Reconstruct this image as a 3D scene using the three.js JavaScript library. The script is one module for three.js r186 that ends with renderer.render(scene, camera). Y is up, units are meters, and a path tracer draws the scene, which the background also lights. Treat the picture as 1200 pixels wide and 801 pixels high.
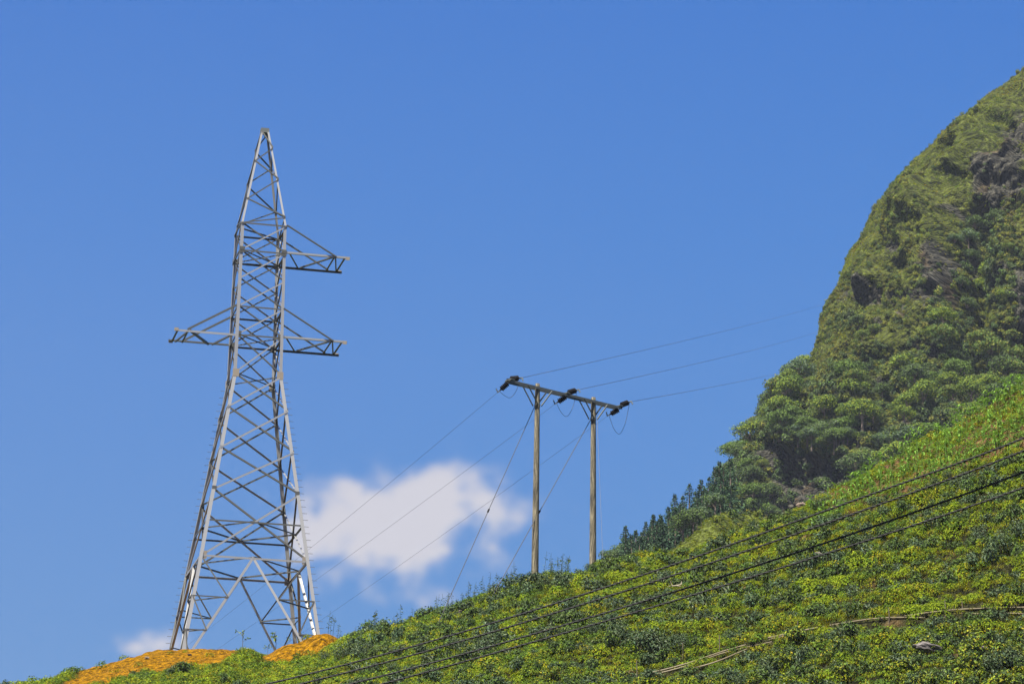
import * as THREE from 'three';
import { mergeGeometries } from 'three/addons/utils/BufferGeometryUtils.js';
import { ImprovedNoise } from 'three/addons/math/ImprovedNoise.js';

// ---------------------------------------------------------------- camera, sky, sun, exposure
const W = 1200, H = 801, F = 3600, PITCH = THREE.MathUtils.degToRad(16), ROLL = 0.018;
const scene = new THREE.Scene();
const camera = new THREE.PerspectiveCamera(2 * Math.atan(H / 2 / F) * 180 / Math.PI, W / H, 0.5, 6000);
camera.rotation.order = 'YXZ';
camera.rotation.set(PITCH, 0, ROLL);
camera.updateMatrixWorld(true);
const renderer = new THREE.WebGLRenderer({ antialias: true });
renderer.toneMapping = THREE.LinearToneMapping;
renderer.toneMappingExposure = 3.05;
renderer.shadowMap.enabled = true;

const camInv = camera.matrixWorld.clone().invert();
const V3 = (x, y, z) => new THREE.Vector3(x, y, z);
function rayOf(u, v) { return V3((u - W / 2) / F, -(v - H / 2) / F, -1).transformDirection(camera.matrixWorld); }
// a surveyed point: bearing and elevation given as in the photograph, and its horizontal distance
function at(u, v, d) { const r = rayOf(u, v); return r.multiplyScalar(d / -r.z); }
function px(p) { const q = p.clone().applyMatrix4(camInv); return [W / 2 - F * q.x / q.z, H / 2 + F * q.y / q.z, -q.z]; }

let seed = 12345;
function rnd() { seed = (seed + 0x6D2B79F5) | 0; let t = Math.imul(seed ^ (seed >>> 15), 1 | seed); t = (t + Math.imul(t ^ (t >>> 7), 61 | t)) ^ t; return ((t ^ (t >>> 14)) >>> 0) / 4294967296; }
const rr = (a, b) => a + (b - a) * rnd();
const gauss = () => (rnd() + rnd() + rnd() - 1.5) * 1.15;
const pick = (a) => a[Math.floor(rnd() * a.length)];
const perlin = new ImprovedNoise();
const nz = (x, y, z = 0) => perlin.noise(x + 31.7, y + 17.3, z + 5.1);
function fbm(x, y, z = 0, n = 4) { let s = 0, a = 1, k = 1; for (let i = 0; i < n; i++) { s += a * nz(x * k, y * k, z * k); a *= 0.5; k *= 2.03; } return s; }
const { clamp, lerp, smoothstep: sst } = THREE.MathUtils;

// sky: clear tropical blue, paler towards the horizon, with a few small cumulus low down
{
  const SW = 4096, SH = 2048, data = new Float32Array(SW * SH * 4);
  const stops = [[-90, .30, .42, .66], [0, .30, .42, .66], [6, .225, .362, .64], [10.5, .156, .302, .628], [14, .118, .265, .628], [18, .087, .232, .622], [22, .067, .200, .604], [35, .048, .15, .53], [60, .034, .112, .43], [90, .03, .10, .40]];
  const skyAt = (e) => { let i = 1; while (i < stops.length - 1 && stops[i][0] < e) i++; const a = stops[i - 1], b = stops[i], t = clamp((e - a[0]) / (b[0] - a[0]), 0, 1); return [1, 2, 3].map((c) => lerp(a[c], b[c], t)); };
  // cloud puffs: bearing, elevation (degrees), half sizes, density
  const puffs = [];
  const add = (u, v, w, h, k) => { const r = rayOf(u, v); puffs.push([Math.atan2(r.x, -r.z) * 57.2958, Math.asin(r.y) * 57.2958, w / F * 57.2958, h / F * 57.2958, k]); };
  for (const p of [[392, 606, 55, 34, 1], [440, 588, 62, 38, 1.1], [500, 580, 62, 36, 1.15], [550, 570, 42, 32, 1.05], [430, 640, 80, 42, 1.1], [495, 625, 60, 42, 1], [455, 680, 58, 24, .55], [368, 640, 36, 46, .8], [594, 602, 32, 24, .75], [560, 610, 34, 26, .55], [585, 655, 34, 26, .38], [664, 594, 24, 13, .4], [630, 590, 30, 12, .16], [178, 752, 42, 19, .66], [205, 742, 26, 15, .5], [150, 762, 20, 10, .4], [505, 700, 50, 26, .22]]) add(...p);
  for (let i = 0; i < 26; i++) { const az = 14 + i * 12.8 + rr(-4, 4), el = rr(5, 13); const n = 3 + Math.floor(rnd() * 5); for (let k = 0; k < n; k++) puffs.push([az + rr(-2, 2), el + rr(-.5, .7), rr(.5, 1.3), rr(.3, .65), rr(.5, 1.1)]); }
  const bins = Array.from({ length: 73 }, () => []);
  for (const p of puffs) { let a = p[0]; while (a > 180) a -= 360; p[0] = a; for (let b = -1; b <= 1; b++) bins[clamp(Math.floor((a + 180) / 5) + b, 0, 72)].push(p); }
  for (let r = 0; r < SH; r++) {
    const el = ((r + .5) / SH - .5) * 180, base = skyAt(el);
    for (let c = 0; c < SW; c++) {
      const ang = ((c + .5) / SW - .5) * 2 * Math.PI, az = Math.atan2(Math.cos(ang), -Math.sin(ang)) * 57.2958, sunward = Math.cos((az + 143) / 57.2958); // the air is paler on the sun's side
      let col = [base[0] * (1.45 + .85 * sunward), base[1] * (1.1 + .16 * sunward), base[2]];
      const clear = col;
      if (el > 1 && el < 20) {
        let d = 0, hi = 0;
        for (const p of bins[clamp(Math.floor((az + 180) / 5), 0, 72)]) {
          const dx = (az - p[0]) / p[2], dy = (el - p[1]) / p[3], q = dx * dx + dy * dy;
          if (q < 4) { const k = p[4] * Math.exp(-q * 1.25); d += k; hi += k * dy; }
        }
        if (d > .02) {
          const n = fbm(az * 1.5, el * 1.9, 3, 6), n2 = fbm(az * .75 + 9, el * .9, 7, 4);
          const n3 = Math.abs(fbm(az * 2.6, el * 3.1, 13, 4)), m = sst(d * (1 + .5 * n + .55 * n2) + .3 * n + .25 * (n3 - .25), .12, 1.2) * (.62 + .38 * sst(d * .8 + .8 * n2 + .9 * n, .3, 1.35));
          const cc = [.66, .645, .695];
          col = clear.map((b, i) => lerp(b, cc[i], Math.min(m, 1) * .95));
        }
      }
      const o = (r * SW + c) * 4; data[o] = col[0] / 3.05; data[o + 1] = col[1] / 3.05; data[o + 2] = col[2] / 3.05; data[o + 3] = 1;
    }
  }
  const t = new THREE.DataTexture(data, SW, SH, THREE.RGBAFormat, THREE.FloatType);
  t.mapping = THREE.EquirectangularReflectionMapping; t.magFilter = t.minFilter = THREE.LinearFilter; t.needsUpdate = true;
  scene.background = t; scene.environment = t;
}
const sun = new THREE.DirectionalLight(new THREE.Color().setRGB(1, .94, .84), 4.6);
sun.name = 'sun'; sun.position.set(-175, 560, 15); sun.target.position.set(0, 60, -220);
sun.castShadow = true; sun.shadow.mapSize.set(4096, 4096);
Object.assign(sun.shadow.camera, { left: -300, right: 300, top: 400, bottom: -400, near: 10, far: 1400 });
scene.add(sun, sun.target);
scene.fog = new THREE.FogExp2(new THREE.Color().setRGB(.72, .82, 1), 0.00006);

// ---------------------------------------------------------------- helpers
const names = {};
function numbered(n) { const k = names[n] = (names[n] ?? -1) + 1; return k ? n + '_' + String(k).padStart(3, '0') : n; }
function tag(o, label, category, group, kind) { if (label) o.userData.label = label; if (category) o.userData.category = category; if (group) o.userData.group = group; if (kind) o.userData.kind = kind; return o; }
function mesh(name, g, m, parent) { const o = new THREE.Mesh(g, m); o.name = parent ? name : numbered(name); o.castShadow = o.receiveShadow = true; (parent ?? scene).add(o); return o; }
function group(name, p) { const o = new THREE.Group(); o.name = numbered(name); if (p) o.position.copy(p); scene.add(o); return o; }
function sub(name, parent) { const o = new THREE.Group(); o.name = name; parent.add(o); return o; }
const rgb = (r, g, b) => new THREE.Color().setRGB(r, g, b);
const UP = V3(0, 1, 0);
class GB {                                            // collects triangles with a tone per corner
  constructor() { this.p = []; this.i = []; this.c = []; }
  v(p, c) { this.p.push(p.x, p.y, p.z); this.c.push(c[0], c[1], c[2]); return this.p.length / 3 - 1; }
  leaf(o, dir, side, len, wid, c, droop = 0) {        // a pointed leaf of two faces, bent along its midrib
    const m = o.clone().addScaledVector(dir, len * .45), t = o.clone().addScaledVector(dir, len); t.y -= droop * len;
    const n = V3().crossVectors(dir, side).normalize();
    const a = this.v(o, c), b = this.v(m.clone().addScaledVector(side, wid / 2).addScaledVector(n, wid * .12), c), d = this.v(m.clone().addScaledVector(side, -wid / 2).addScaledVector(n, wid * .12), c), e = this.v(t, c);
    this.i.push(a, b, e, a, e, d);
  }
  blade(o, dir, side, len, wid, c, droop) {           // a longer blade in three pieces
    let pts = []; const N = 3;
    for (let k = 0; k <= N; k++) { const s = k / N, q = o.clone().addScaledVector(dir, len * s); q.y -= droop * len * s * s; pts.push([q, wid * (k === N ? 0 : (k === 0 ? .6 : 1 - .35 * (k - 1)))]); }
    let prev = null;
    for (const [q, w] of pts) { const l = this.v(q.clone().addScaledVector(side, w / 2), c), r = this.v(q.clone().addScaledVector(side, -w / 2), c); if (prev) this.i.push(prev[0], prev[1], r, prev[0], r, l); prev = [l, r]; }
  }
  tube(pts, radii, n, c) {
    let prev = null;
    for (let k = 0; k < pts.length; k++) {
      const d = (pts[Math.min(k + 1, pts.length - 1)].clone().sub(pts[Math.max(k - 1, 0)])).normalize();
      const s = Math.abs(d.y) > .9 ? V3(1, 0, 0) : V3(0, 1, 0), x = V3().crossVectors(d, s).normalize(), y = V3().crossVectors(d, x);
      const ring = []; for (let j = 0; j < n; j++) { const a = j / n * 6.28318; ring.push(this.v(pts[k].clone().addScaledVector(x, Math.cos(a) * radii[k]).addScaledVector(y, Math.sin(a) * radii[k]), c)); }
      if (prev) for (let j = 0; j < n; j++) { const j2 = (j + 1) % n; this.i.push(prev[j], ring[j], ring[j2], prev[j], ring[j2], prev[j2]); }
      prev = ring;
    }
  }
  geo() { const g = new THREE.BufferGeometry(); g.setAttribute('position', new THREE.Float32BufferAttribute(this.p, 3)); g.setAttribute('color', new THREE.Float32BufferAttribute(this.c, 3)); g.setIndex(this.i); g.computeVertexNormals(); return g; }
}
function randDir(up = 0) { for (;;) { const d = V3(rr(-1, 1), rr(-1, 1), rr(-1, 1)); const l = d.length(); if (l > .1 && l < 1) { d.divideScalar(l); d.y += up; return d.normalize(); } } }
function sideOf(d) { const s = randDir(); s.addScaledVector(d, -s.dot(d)); return s.lengthSq() < .01 ? V3(1, 0, 0) : s.normalize(); }
// a leaf lying across direction n, as leaves do on the outside of a crown
function lay(n) { const d = sideOf(n); return [d, V3().crossVectors(n, d).normalize()]; }
const vary = (c, k) => { const s = 1 + rr(-k, k), h = rr(-k, k) * .4; return [c[0] * s * (1 + h), c[1] * s, c[2] * s * (1 - h)]; };

// grainy tone maps (uv in metres)
function noiseTex(size, f) { const d = new Uint8Array(size * size * 4); for (let y = 0; y < size; y++) for (let x = 0; x < size; x++) { const v = f(x / size, y / size), o = (y * size + x) * 4; const a = Array.isArray(v) ? v : [v, v, v]; for (let k = 0; k < 3; k++) d[o + k] = clamp(a[k], 0, 1) * 255; d[o + 3] = 255; } const t = new THREE.DataTexture(d, size, size); t.wrapS = t.wrapT = THREE.RepeatWrapping; t.magFilter = THREE.LinearFilter; t.minFilter = THREE.LinearMipmapLinearFilter; t.generateMipmaps = true; t.needsUpdate = true; return t; }
const per = (x, y, f, s) => { const a = x * 6.28318, b = y * 6.28318, R = f / 6.28318; return nz(Math.cos(a) * R + s, Math.sin(a) * R + Math.cos(b) * R * 1.3, Math.sin(b) * R + s * 2); };
const grainTex = noiseTex(256, (x, y) => .62 + .35 * per(x, y, 14, 2) + .3 * per(x, y, 40, 5) + .3 * (rnd() - .5));
grainTex.colorSpace = THREE.SRGBColorSpace;
const bumpTex = noiseTex(256, (x, y) => .5 + .4 * per(x, y, 12, 8) + .3 * per(x, y, 35, 1));

const M = {
  earth: new THREE.MeshPhysicalMaterial({ specularIntensity: .1, vertexColors: true, map: grainTex, roughness: 1, bumpMap: bumpTex, bumpScale: .12 }),
  rockface: new THREE.MeshPhysicalMaterial({ specularIntensity: .25, vertexColors: true, map: grainTex, roughness: .95, bumpMap: bumpTex, bumpScale: .6 }),
  leaf: new THREE.MeshPhysicalMaterial({ vertexColors: true, roughness: .75, specularIntensity: .3, transmission: .2, thickness: 0, side: THREE.DoubleSide }),
  grass: new THREE.MeshPhysicalMaterial({ vertexColors: true, roughness: .95, specularIntensity: .12, transmission: .3, thickness: 0, side: THREE.DoubleSide }),
  bark: new THREE.MeshStandardMaterial({ color: rgb(.13, .10, .075), roughness: 1 }),
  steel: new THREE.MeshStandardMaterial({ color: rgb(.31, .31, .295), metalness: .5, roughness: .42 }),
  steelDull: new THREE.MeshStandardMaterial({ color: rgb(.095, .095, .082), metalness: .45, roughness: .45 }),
  plate: new THREE.MeshStandardMaterial({ color: rgb(.22, .19, .15), metalness: .3, roughness: .7 }),
  concrete: new THREE.MeshStandardMaterial({ vertexColors: true, map: grainTex, roughness: .92, bumpMap: bumpTex, bumpScale: .01 }),
  darkSteel: new THREE.MeshStandardMaterial({ color: rgb(.10, .11, .10), metalness: .3, roughness: .6 }),
  porcelain: new THREE.MeshPhysicalMaterial({ color: rgb(.006, .005, .005), roughness: .6, specularIntensity: .3 }),
  wire: new THREE.MeshStandardMaterial({ color: rgb(.045, .045, .05), metalness: .3, roughness: .6 }),
  cable: new THREE.MeshStandardMaterial({ color: rgb(.018, .018, .018), roughness: .7 }),
  bamboo: new THREE.MeshStandardMaterial({ vertexColors: true, roughness: .65 }),
  stone: new THREE.MeshStandardMaterial({ vertexColors: true, map: grainTex, roughness: .95 }),
  whiteTube: new THREE.MeshStandardMaterial({ color: rgb(.17, .165, .17), roughness: .6 }),
};

// ---------------------------------------------------------------- the near hillside
function spline(xs, ys) { return (x) => { const n = xs.length; if (x <= xs[0]) return ys[0] + (ys[1] - ys[0]) / (xs[1] - xs[0]) * (x - xs[0]); if (x >= xs[n - 1]) return ys[n - 1] + (ys[n - 1] - ys[n - 2]) / (xs[n - 1] - xs[n - 2]) * (x - xs[n - 1]); let i = 0; while (xs[i + 1] < x) i++; const h = xs[i + 1] - xs[i], t = (x - xs[i]) / h; const m = (k) => k <= 0 || k >= n - 1 ? (k <= 0 ? (ys[1] - ys[0]) / (xs[1] - xs[0]) : (ys[n - 1] - ys[n - 2]) / (xs[n - 1] - xs[n - 2])) : (ys[k + 1] - ys[k - 1]) / (xs[k + 1] - xs[k - 1]); const t2 = t * t, t3 = t2 * t; return (2 * t3 - 3 * t2 + 1) * ys[i] + (t3 - 2 * t2 + t) * h * m(i) + (-2 * t3 + 3 * t2) * ys[i + 1] + (t3 - t2) * h * m(i + 1); }; }
function curve(list, dv = 0) { const p = list.map(([u, v, d]) => at(u, v + dv, d)); const a = p.map((q) => q.x / -q.z); return { D: spline(a, list.map((q) => q[2])), Y: spline(a, p.map((q) => q.y)) }; }
const crest = curve([[-500, 960, 180], [-160, 872, 178], [0, 812, 177], [60, 801, 176], [90, 792, 176], [140, 776, 175.5], [200, 764, 175], [262, 759, 174.5], [296, 770, 174], [316, 775, 173.5], [334, 770, 173], [360, 764, 172.5], [384, 758, 172], [410, 748, 171], [450, 740, 169], [500, 724, 168], [560, 706, 166], [627, 680, 163.5], [695, 668, 165.5], [740, 657, 166], [780, 655, 167], [800, 651, 167], [850, 632, 167], [900, 613, 167], [950, 594, 166], [1000, 568, 165], [1050, 540, 164], [1100, 511, 163], [1150, 483, 162], [1200, 457, 161], [1320, 395, 160], [1600, 280, 160]]);
const foot = curve([[-500, 990, 152], [-150, 880, 150], [300, 850, 145], [600, 845, 137], [900, 840, 130], [1200, 840, 125], [1320, 838, 123], [1600, 830, 120]]);
const mounds = [[262, 759, 174.2, 5.2, 1.6, .0], [353, 744, 171.2, 2.0, 1.9, .72], [150, 774, 175, 3.2, 1.4, .15], [378, 748, 171.0, 1.0, 1.2, .25]].map(([u, v, d, rx, rd, h]) => { const p = at(u, v, d); return { x: p.x, d, rx, rd, h }; });
function groundBase(x, d) {
  const a = x / d, Dc = crest.D(a), Yc = crest.Y(a), Df = foot.D(a), Yf = foot.Y(a);
  if (d > Dc) { const q = d - Dc; return Yc - q * lerp(.17, .38, sst(a, -.03, .08)) - q * q * .003 * sst(q, 8, 30); }
  if (d > Df) { const t = (d - Df) / (Dc - Df); return Yf + (Yc - Yf) * t * (1 + .22 * (1 - t)); }
  return Math.max(Yf - (Df - d) * .36, -3 + .02 * d);
}
function groundY(x, d) {
  let y = groundBase(x, d); const a = x / d, Dc = crest.D(a), Df = foot.D(a);
  const tm = sst(a, -.03, .05) * sst(Dc - d, 1.5, 7) * .8;
  if (tm > 0) { const st = 1.3, k = (y + .5 * nz(x * .09, d * .09) + .02 * x) / st, fl = Math.floor(k), fr = k - fl, s = sst(fr, .5, .98); y += tm * st * (s - fr); }
  y += .34 * nz(x * .22, d * .22, 4) + .2 * nz(x * .7, d * .7, 9) + .15 * Math.abs(nz(x * 1.5, d * 1.1, 2));
  for (const m of mounds) { const q = ((x - m.x) / m.rx) ** 2 + ((d - m.d) / m.rd) ** 2; if (q < 6) y += m.h * Math.exp(-q * q * q * .8); }
  return y;
}
function hitGround(u, v, lo = 100, hi = 185) { const r = rayOf(u, v); r.divideScalar(-r.z); for (let d = lo; d < hi; d += .15) if (r.y * d <= groundY(r.x * d, d)) return V3(r.x * d, groundY(r.x * d, d), -d); return null; }
function mound(x, d) { const [u, v] = px(V3(x, groundBase(x, d), -d)); return u; }
// bare orange soil thrown up round the tower, bare patches in the maize
const bare = (x, d) => {
  const a = x / d, Dc = crest.D(a), q = d - Dc, n = .5 * nz(x * .5, d * .5, 3) + .4 * nz(x * 1.6, d * 1.6, 6);
  const xl = mounds[2].x - 3.4, xr = mounds[3].x + 1.0;
  let b = sst(x, xl - .6, xl + 1.4) * (1 - sst(x, xr - .4, xr + .9)) * sst(q + n * 3.4 + (x > mounds[1].x - 1.9 ? 5 : 11.5), -1.8, -.9);
  const gap = Math.exp(-(((x - (mounds[1].x - 2.7)) / .75) ** 2)); b *= 1 - gap * .8 * (1 - sst(q, .5, 2));
  return clamp(b, 0, 1);
};
const maizeZone = (x, d) => { const a = x / d, q = crest.D(a) - d; return sst(a, .092, .108) * (1 - sst(q, 7 + 26 * Math.max(0, a - .1) * 2, 9 + 26 * Math.max(0, a - .1) * 2)) * sst(q, -2, .5); };
{
  const a0 = -.235, a1 = .235, NA = 560, rows = []; for (let d = 12; d < 100; d += 8) rows.push(d); for (let d = 100; d < 200; d += .28) rows.push(d); for (let d = 200; d < 262; d += 4) rows.push(d);
  const pos = [], col = [], uv = [], idx = [];
  for (const d of rows) for (let i = 0; i <= NA; i++) {
    const a = lerp(a0, a1, i / NA), x = a * d; pos.push(x, groundY(x, d), -d); uv.push(x / 3.1, d / 3.1);
    const n = .5 + .5 * fbm(x * .35, d * .35, 1, 3); let c = [lerp(.042, .07, n), lerp(.045, .068, n), lerp(.018, .024, n)];
    const so = .5 + .5 * nz(x * .6, d * .6, 12), soil = sst(nz(x * .33, d * .55, 22), .34, .55);
    c = c.map((v, k) => lerp(v, [.20, .125, .06][k], soil * .8));
    const mz = maizeZone(x, d) * .55; c = c.map((v, k) => lerp(v, [lerp(.26, .33, so), lerp(.145, .17, so), .07][k], mz));
    const b = bare(x, d), o2 = .5 + .5 * fbm(x * 1.2, d * 1.2, 8, 4); c = c.map((v, k) => lerp(v, [lerp(.29, .44, o2), lerp(.14, .22, o2), lerp(.003, .008, o2)][k], b));
    col.push(...c);
  }
  for (let r = 0; r < rows.length - 1; r++) for (let i = 0; i < NA; i++) { const k = r * (NA + 1) + i; idx.push(k, k + 1, k + NA + 2, k, k + NA + 2, k + NA + 1); }
  const g = new THREE.BufferGeometry(); g.setAttribute('position', new THREE.Float32BufferAttribute(pos, 3)); g.setAttribute('color', new THREE.Float32BufferAttribute(col, 3)); g.setAttribute('uv', new THREE.Float32BufferAttribute(uv, 2)); g.setIndex(idx); g.computeVertexNormals();
  tag(mesh('hillside', g, M.earth), 'terraced green hillside rising behind the cables', 'hillside', null, 'structure');
  const vg = new THREE.CircleGeometry(700, 64); vg.rotateX(-Math.PI / 2); vg.setAttribute('color', new THREE.Float32BufferAttribute(new Array(vg.attributes.position.count).fill([.07, .09, .03]).flat(), 3));
  const vm = mesh('valley_ground', vg, M.earth); vm.position.set(0, -6, -300); tag(vm, 'low valley ground below the hillside', 'ground', null, 'structure');
}

// ---------------------------------------------------------------- the slopes behind
function slopeMesh(name, label, cr, depthFront, slopeF, slopeB, colf, a0, a1, NA, ND, front, back, rough) {
  const fn = (x, d) => { const a = x / d, Dc = cr.D(a), Yc = cr.Y(a); return (d > Dc ? Yc - (d - Dc) * slopeB : Yc - (Dc - d) * slopeF) + rough * fbm(x * .05, d * .05, 3, 4); };
  const pos = [], col = [], uv = [], idx = [];
  for (let j = 0; j <= ND; j++) for (let i = 0; i <= NA; i++) { const a = lerp(a0, a1, i / NA), d = lerp(front, back, j / ND), x = a * d; pos.push(x, fn(x, d), -d); uv.push(x / 6, d / 6); col.push(...colf(x, d)); }
  for (let r = 0; r < ND; r++) for (let i = 0; i < NA; i++) { const k = r * (NA + 1) + i; idx.push(k, k + 1, k + NA + 2, k, k + NA + 2, k + NA + 1); }
  const g = new THREE.BufferGeometry(); g.setAttribute('position', new THREE.Float32BufferAttribute(pos, 3)); g.setAttribute('color', new THREE.Float32BufferAttribute(col, 3)); g.setAttribute('uv', new THREE.Float32BufferAttribute(uv, 2)); g.setIndex(idx); g.computeVertexNormals();
  tag(mesh(name, g, M.earth), label, 'hillside', null, 'structure'); return fn;
}
const shoulder = curve([[500, 830, 300], [600, 775, 300], [690, 712, 300], [745, 672, 300], [785, 645, 300], [812, 624, 300], [838, 603, 304], [862, 600, 310], [900, 603, 320], [1000, 590, 330], [1200, 540, 330], [1400, 480, 330]]);
const shoulderY = slopeMesh('grassy_shoulder', 'pale green grassy shoulder below the cliff', shoulder, 60, .5, .3, (x, d) => { const n = .5 + .5 * fbm(x * .2, d * .2, 2, 3); return [lerp(.12, .17, n), lerp(.15, .20, n), .035]; }, -.04, .22, 160, 60, 225, 350, .7);
const forestCrest = curve([[480, 850, 430], [600, 770, 430], [690, 712, 430], [735, 678, 430], [770, 655, 430], [800, 630, 430], [830, 612, 435], [850, 606, 440], [880, 625, 445], [1000, 650, 450], [1300, 650, 450]]);
const forestY = slopeMesh('forest_slope', 'dark wooded slope at the foot of the mountain', forestCrest, 60, .45, .35, () => [.05, .065, .03], -.05, .2, 110, 50, 352, 520, 1.2);

// ---------------------------------------------------------------- the karst mountain
const DM = 620, LEAN = .62;
const silPx = [[1500, 0], [1360, 24], [1270, 56], [1200, 92], [1160, 121], [1130, 144], [1100, 168], [1075, 191], [1057, 206], [1041, 223], [1033, 236], [1022, 250], [1012, 275], [997, 296], [987, 320], [977, 345], [968, 361], [961, 385], [958, 402], [952, 421], [950, 442], [940, 460], [926, 475], [904, 489], [894, 500], [887, 518], [876, 535], [863, 550], [855, 564], [849, 582], [845, 600], [838, 650], [830, 720], [820, 800]];
const yBase = at(843, 600, DM).y, sil = silPx.map(([u, v]) => { let d = DM, p; for (let k = 0; k < 6; k++) { p = at(u, v, d); d = DM + LEAN * (p.y - yBase); } return p; }).reverse();
const XL = spline(sil.map((p) => p.y), sil.map((p) => p.x));
const RX = 72, RD = 46;
const silU = spline(silPx.map((p) => p[1]), silPx.map((p) => p[0]));
const ell = (u, v, a, b, w, h) => Math.exp(-(((u - a) / w) ** 2 + ((v - b) / h) ** 2));
// rock, wood and grass regions of the mountain, by where they lie on its face
function region(U, V) {
  const n = fbm(U * .018, V * .022, 11, 4) * .55, n2 = nz(U * .05, V * .05, 40) * .3;
  let rock = .95 * ell(U, V, 1012, 345, 24, 15) + 1.0 * ell(U, V, 1103, 308, 15, 36) + 1.0 * ell(U, V, 1198, 355, 12, 40) + 1.05 * ell(U, V, 1168, 218, 40, 50) + .8 * ell(U, V, 1055, 293, 17, 9) + .6 * ell(U, V, 1075, 355, 38, 12) + .95 * ell(U, V, 1192, 152, 22, 20) + .6 * ell(U, V, 985, 355, 14, 22) + .55 * ell(U, V, 1040, 228, 8, 24) + 1.1 * ell(U, V, 876, 586, 8, 15);
  const lip = U < 882 ? 566 - (U - 843) * .55 : U < 960 ? 512 + (U - 882) * .22 : 529 + (U - 960) * .12;
  const cl = sst(U, 876, 902) * (1 - sst(U, 985, 1015)) * sst(V, lip - 3, lip + 6) * (1 - sst(V, 640, 665));
  const so = silU(V), oc = sst(fbm(U * .03, V * .042, 90, 4), .2, .45) * sst(U - so, 45, 110) * .95; rock = Math.max(oc, rock); rock = Math.max(clamp(rock + n * .7 + n2 - .12, 0, 1) * sst(rock, .12, .35), cl);
  let wood = sst(V, 418 + n * 30, 462 + n * 30) + ell(U, V, 1142, 295, 38, 46) + ell(U, V, 1168, 335, 34, 26) + .9 * ell(U, V, 1104, 392, 26, 40) + .9 * ell(U, V, 998, 374, 22, 20) + 1.0 * ell(U, V, 1162, 410, 48, 36) + .5 * ell(U, V, 1180, 270, 30, 30) + .5 * ell(U, V, 1070, 430, 60, 14);
  return { rock, wood: clamp(wood + n * .5, 0, 1.2), cl, lip };
}
function mtnRaw(phi, y) { const yy = y - yBase; return V3(XL(y) + RX * (1 - Math.cos(phi)), y, -(DM + LEAN * yy - RD * Math.sin(phi))); }
function mtn(phi, y) {
  const p = mtnRaw(phi, y), nrm = V3(-Math.cos(phi) * RD, 12, Math.sin(phi) * RX).normalize();
  const [U, V] = px(p), g = region(U, V), edge = sst(phi, .12, .55);
  const rdg = 1 - Math.abs(fbm(p.x * .055 + y * .02, y * .018, p.z * .055, 3)) * 2.2;
  let d = 8 * edge * fbm(p.x * .035, y * .03, p.z * .035, 3) + 3.2 * edge * (rdg - .62) + lerp(.55, 2.4, edge) * fbm(p.x * .13, y * .11, p.z * .13, 4);
  // gullies running down to the left, ledges in the rock
  { const rc = 1096 + (V - 300) * .06, ru = U - rc; d += 7 * edge * Math.exp(-((ru / (ru < 0 ? 40 : 13)) ** 2)) * sst(V, 190, 250) * (1 - sst(V, 360, 440)); }
  d -= 10 * edge * Math.exp(-(((U - (1140 - (V - 280) * .10)) / 17) ** 2)) * sst(V, 215, 250) * (1 - sst(V, 372, 400));
  d -= 3.5 * edge * Math.exp(-(((U - (1126 + (V - 420) * .2)) / 12) ** 2)) * sst(V, 385, 405) * (1 - sst(V, 440, 460));
  d -= g.cl * (4.4 + 1.6 * fbm(p.x * .35, y * .05, p.z * .35, 3));
  const rk = clamp(g.rock - g.cl * .6, 0, 1);
  d -= rk * 1.3; if (g.rock > .02) { const st = nz(p.x * .16, y * .05, p.z * .16) * 2.6 + (.5 - Math.abs(fbm(p.x * .4, y * .16, p.z * .4, 4)) * 1.6) * 2.4, ld = (y * .16 + nz(p.x * .08, 3, p.z * .08)); d += g.rock * (st + .9 * (Math.abs((ld - Math.floor(ld)) * 2 - 1) - .5) * (1 - g.cl * .7)); }
  return { p: p.addScaledVector(nrm, d), U, V, g };
}
const PHI0 = -1.15, PHI1 = 1.95, Y0 = at(838, 690, DM).y, Y1 = sil[sil.length - 1].y - 1;
function mtnAt(phi, y) { const e = .012, h = .5, o = mtn(phi, y), a = mtn(phi + e, y).p.sub(o.p), b = mtn(phi, y + h).p.sub(o.p); o.n = V3().crossVectors(a, b).normalize(); if (o.n.dot(o.p) > 0) o.n.negate(); return o; }
{
  const NP = 430, NY = 330, pos = [], col = [], uv = [], idx = [];
  for (let j = 0; j <= NY; j++) for (let i = 0; i <= NP; i++) {
    const phi = lerp(PHI0, PHI1, i / NP), y = lerp(Y0, Y1, j / NY), o = mtn(phi, y), p = o.p; pos.push(p.x, p.y, p.z); uv.push((p.x + p.z * .6) / 14, p.y / 14);
    const n = .5 + .5 * fbm(p.x * .09, y * .09, p.z * .09, 4), s = .5 + .5 * fbm(p.x * .7, y * .09, p.z * .7, 3), w = .5 + .5 * nz(p.x * .12, y * .2, 70);
    let c = [lerp(.07, .135, n), lerp(.09, .155, n), lerp(.014, .024, n)];
    const rust = sst(nz(p.x * .16, y * .1, p.z * .16 + 9), .22, .5);
    const r = [lerp(.024, .14, s), lerp(.024, .133, s), lerp(.018, .10, s)].map((v, k) => lerp(v, v * [1.25, .92, .62][k], rust * .8));
    c = c.map((v, k) => lerp(v, r[k], sst(o.g.rock, .3, .55))); col.push(...c);
  }
  for (let r = 0; r < NY; r++) for (let i = 0; i < NP; i++) { const k = r * (NP + 1) + i; idx.push(k, k + 1, k + NP + 2, k, k + NP + 2, k + NP + 1); }
  const g = new THREE.BufferGeometry(); g.setAttribute('position', new THREE.Float32BufferAttribute(pos, 3)); g.setAttribute('color', new THREE.Float32BufferAttribute(col, 3)); g.setAttribute('uv', new THREE.Float32BufferAttribute(uv, 2)); g.setIndex(idx); g.computeVertexNormals();
  tag(mesh('mountain', g, M.rockface), 'steep domed mountain with grass, dark cliffs and trees', 'mountain', null, 'structure');
}

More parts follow.
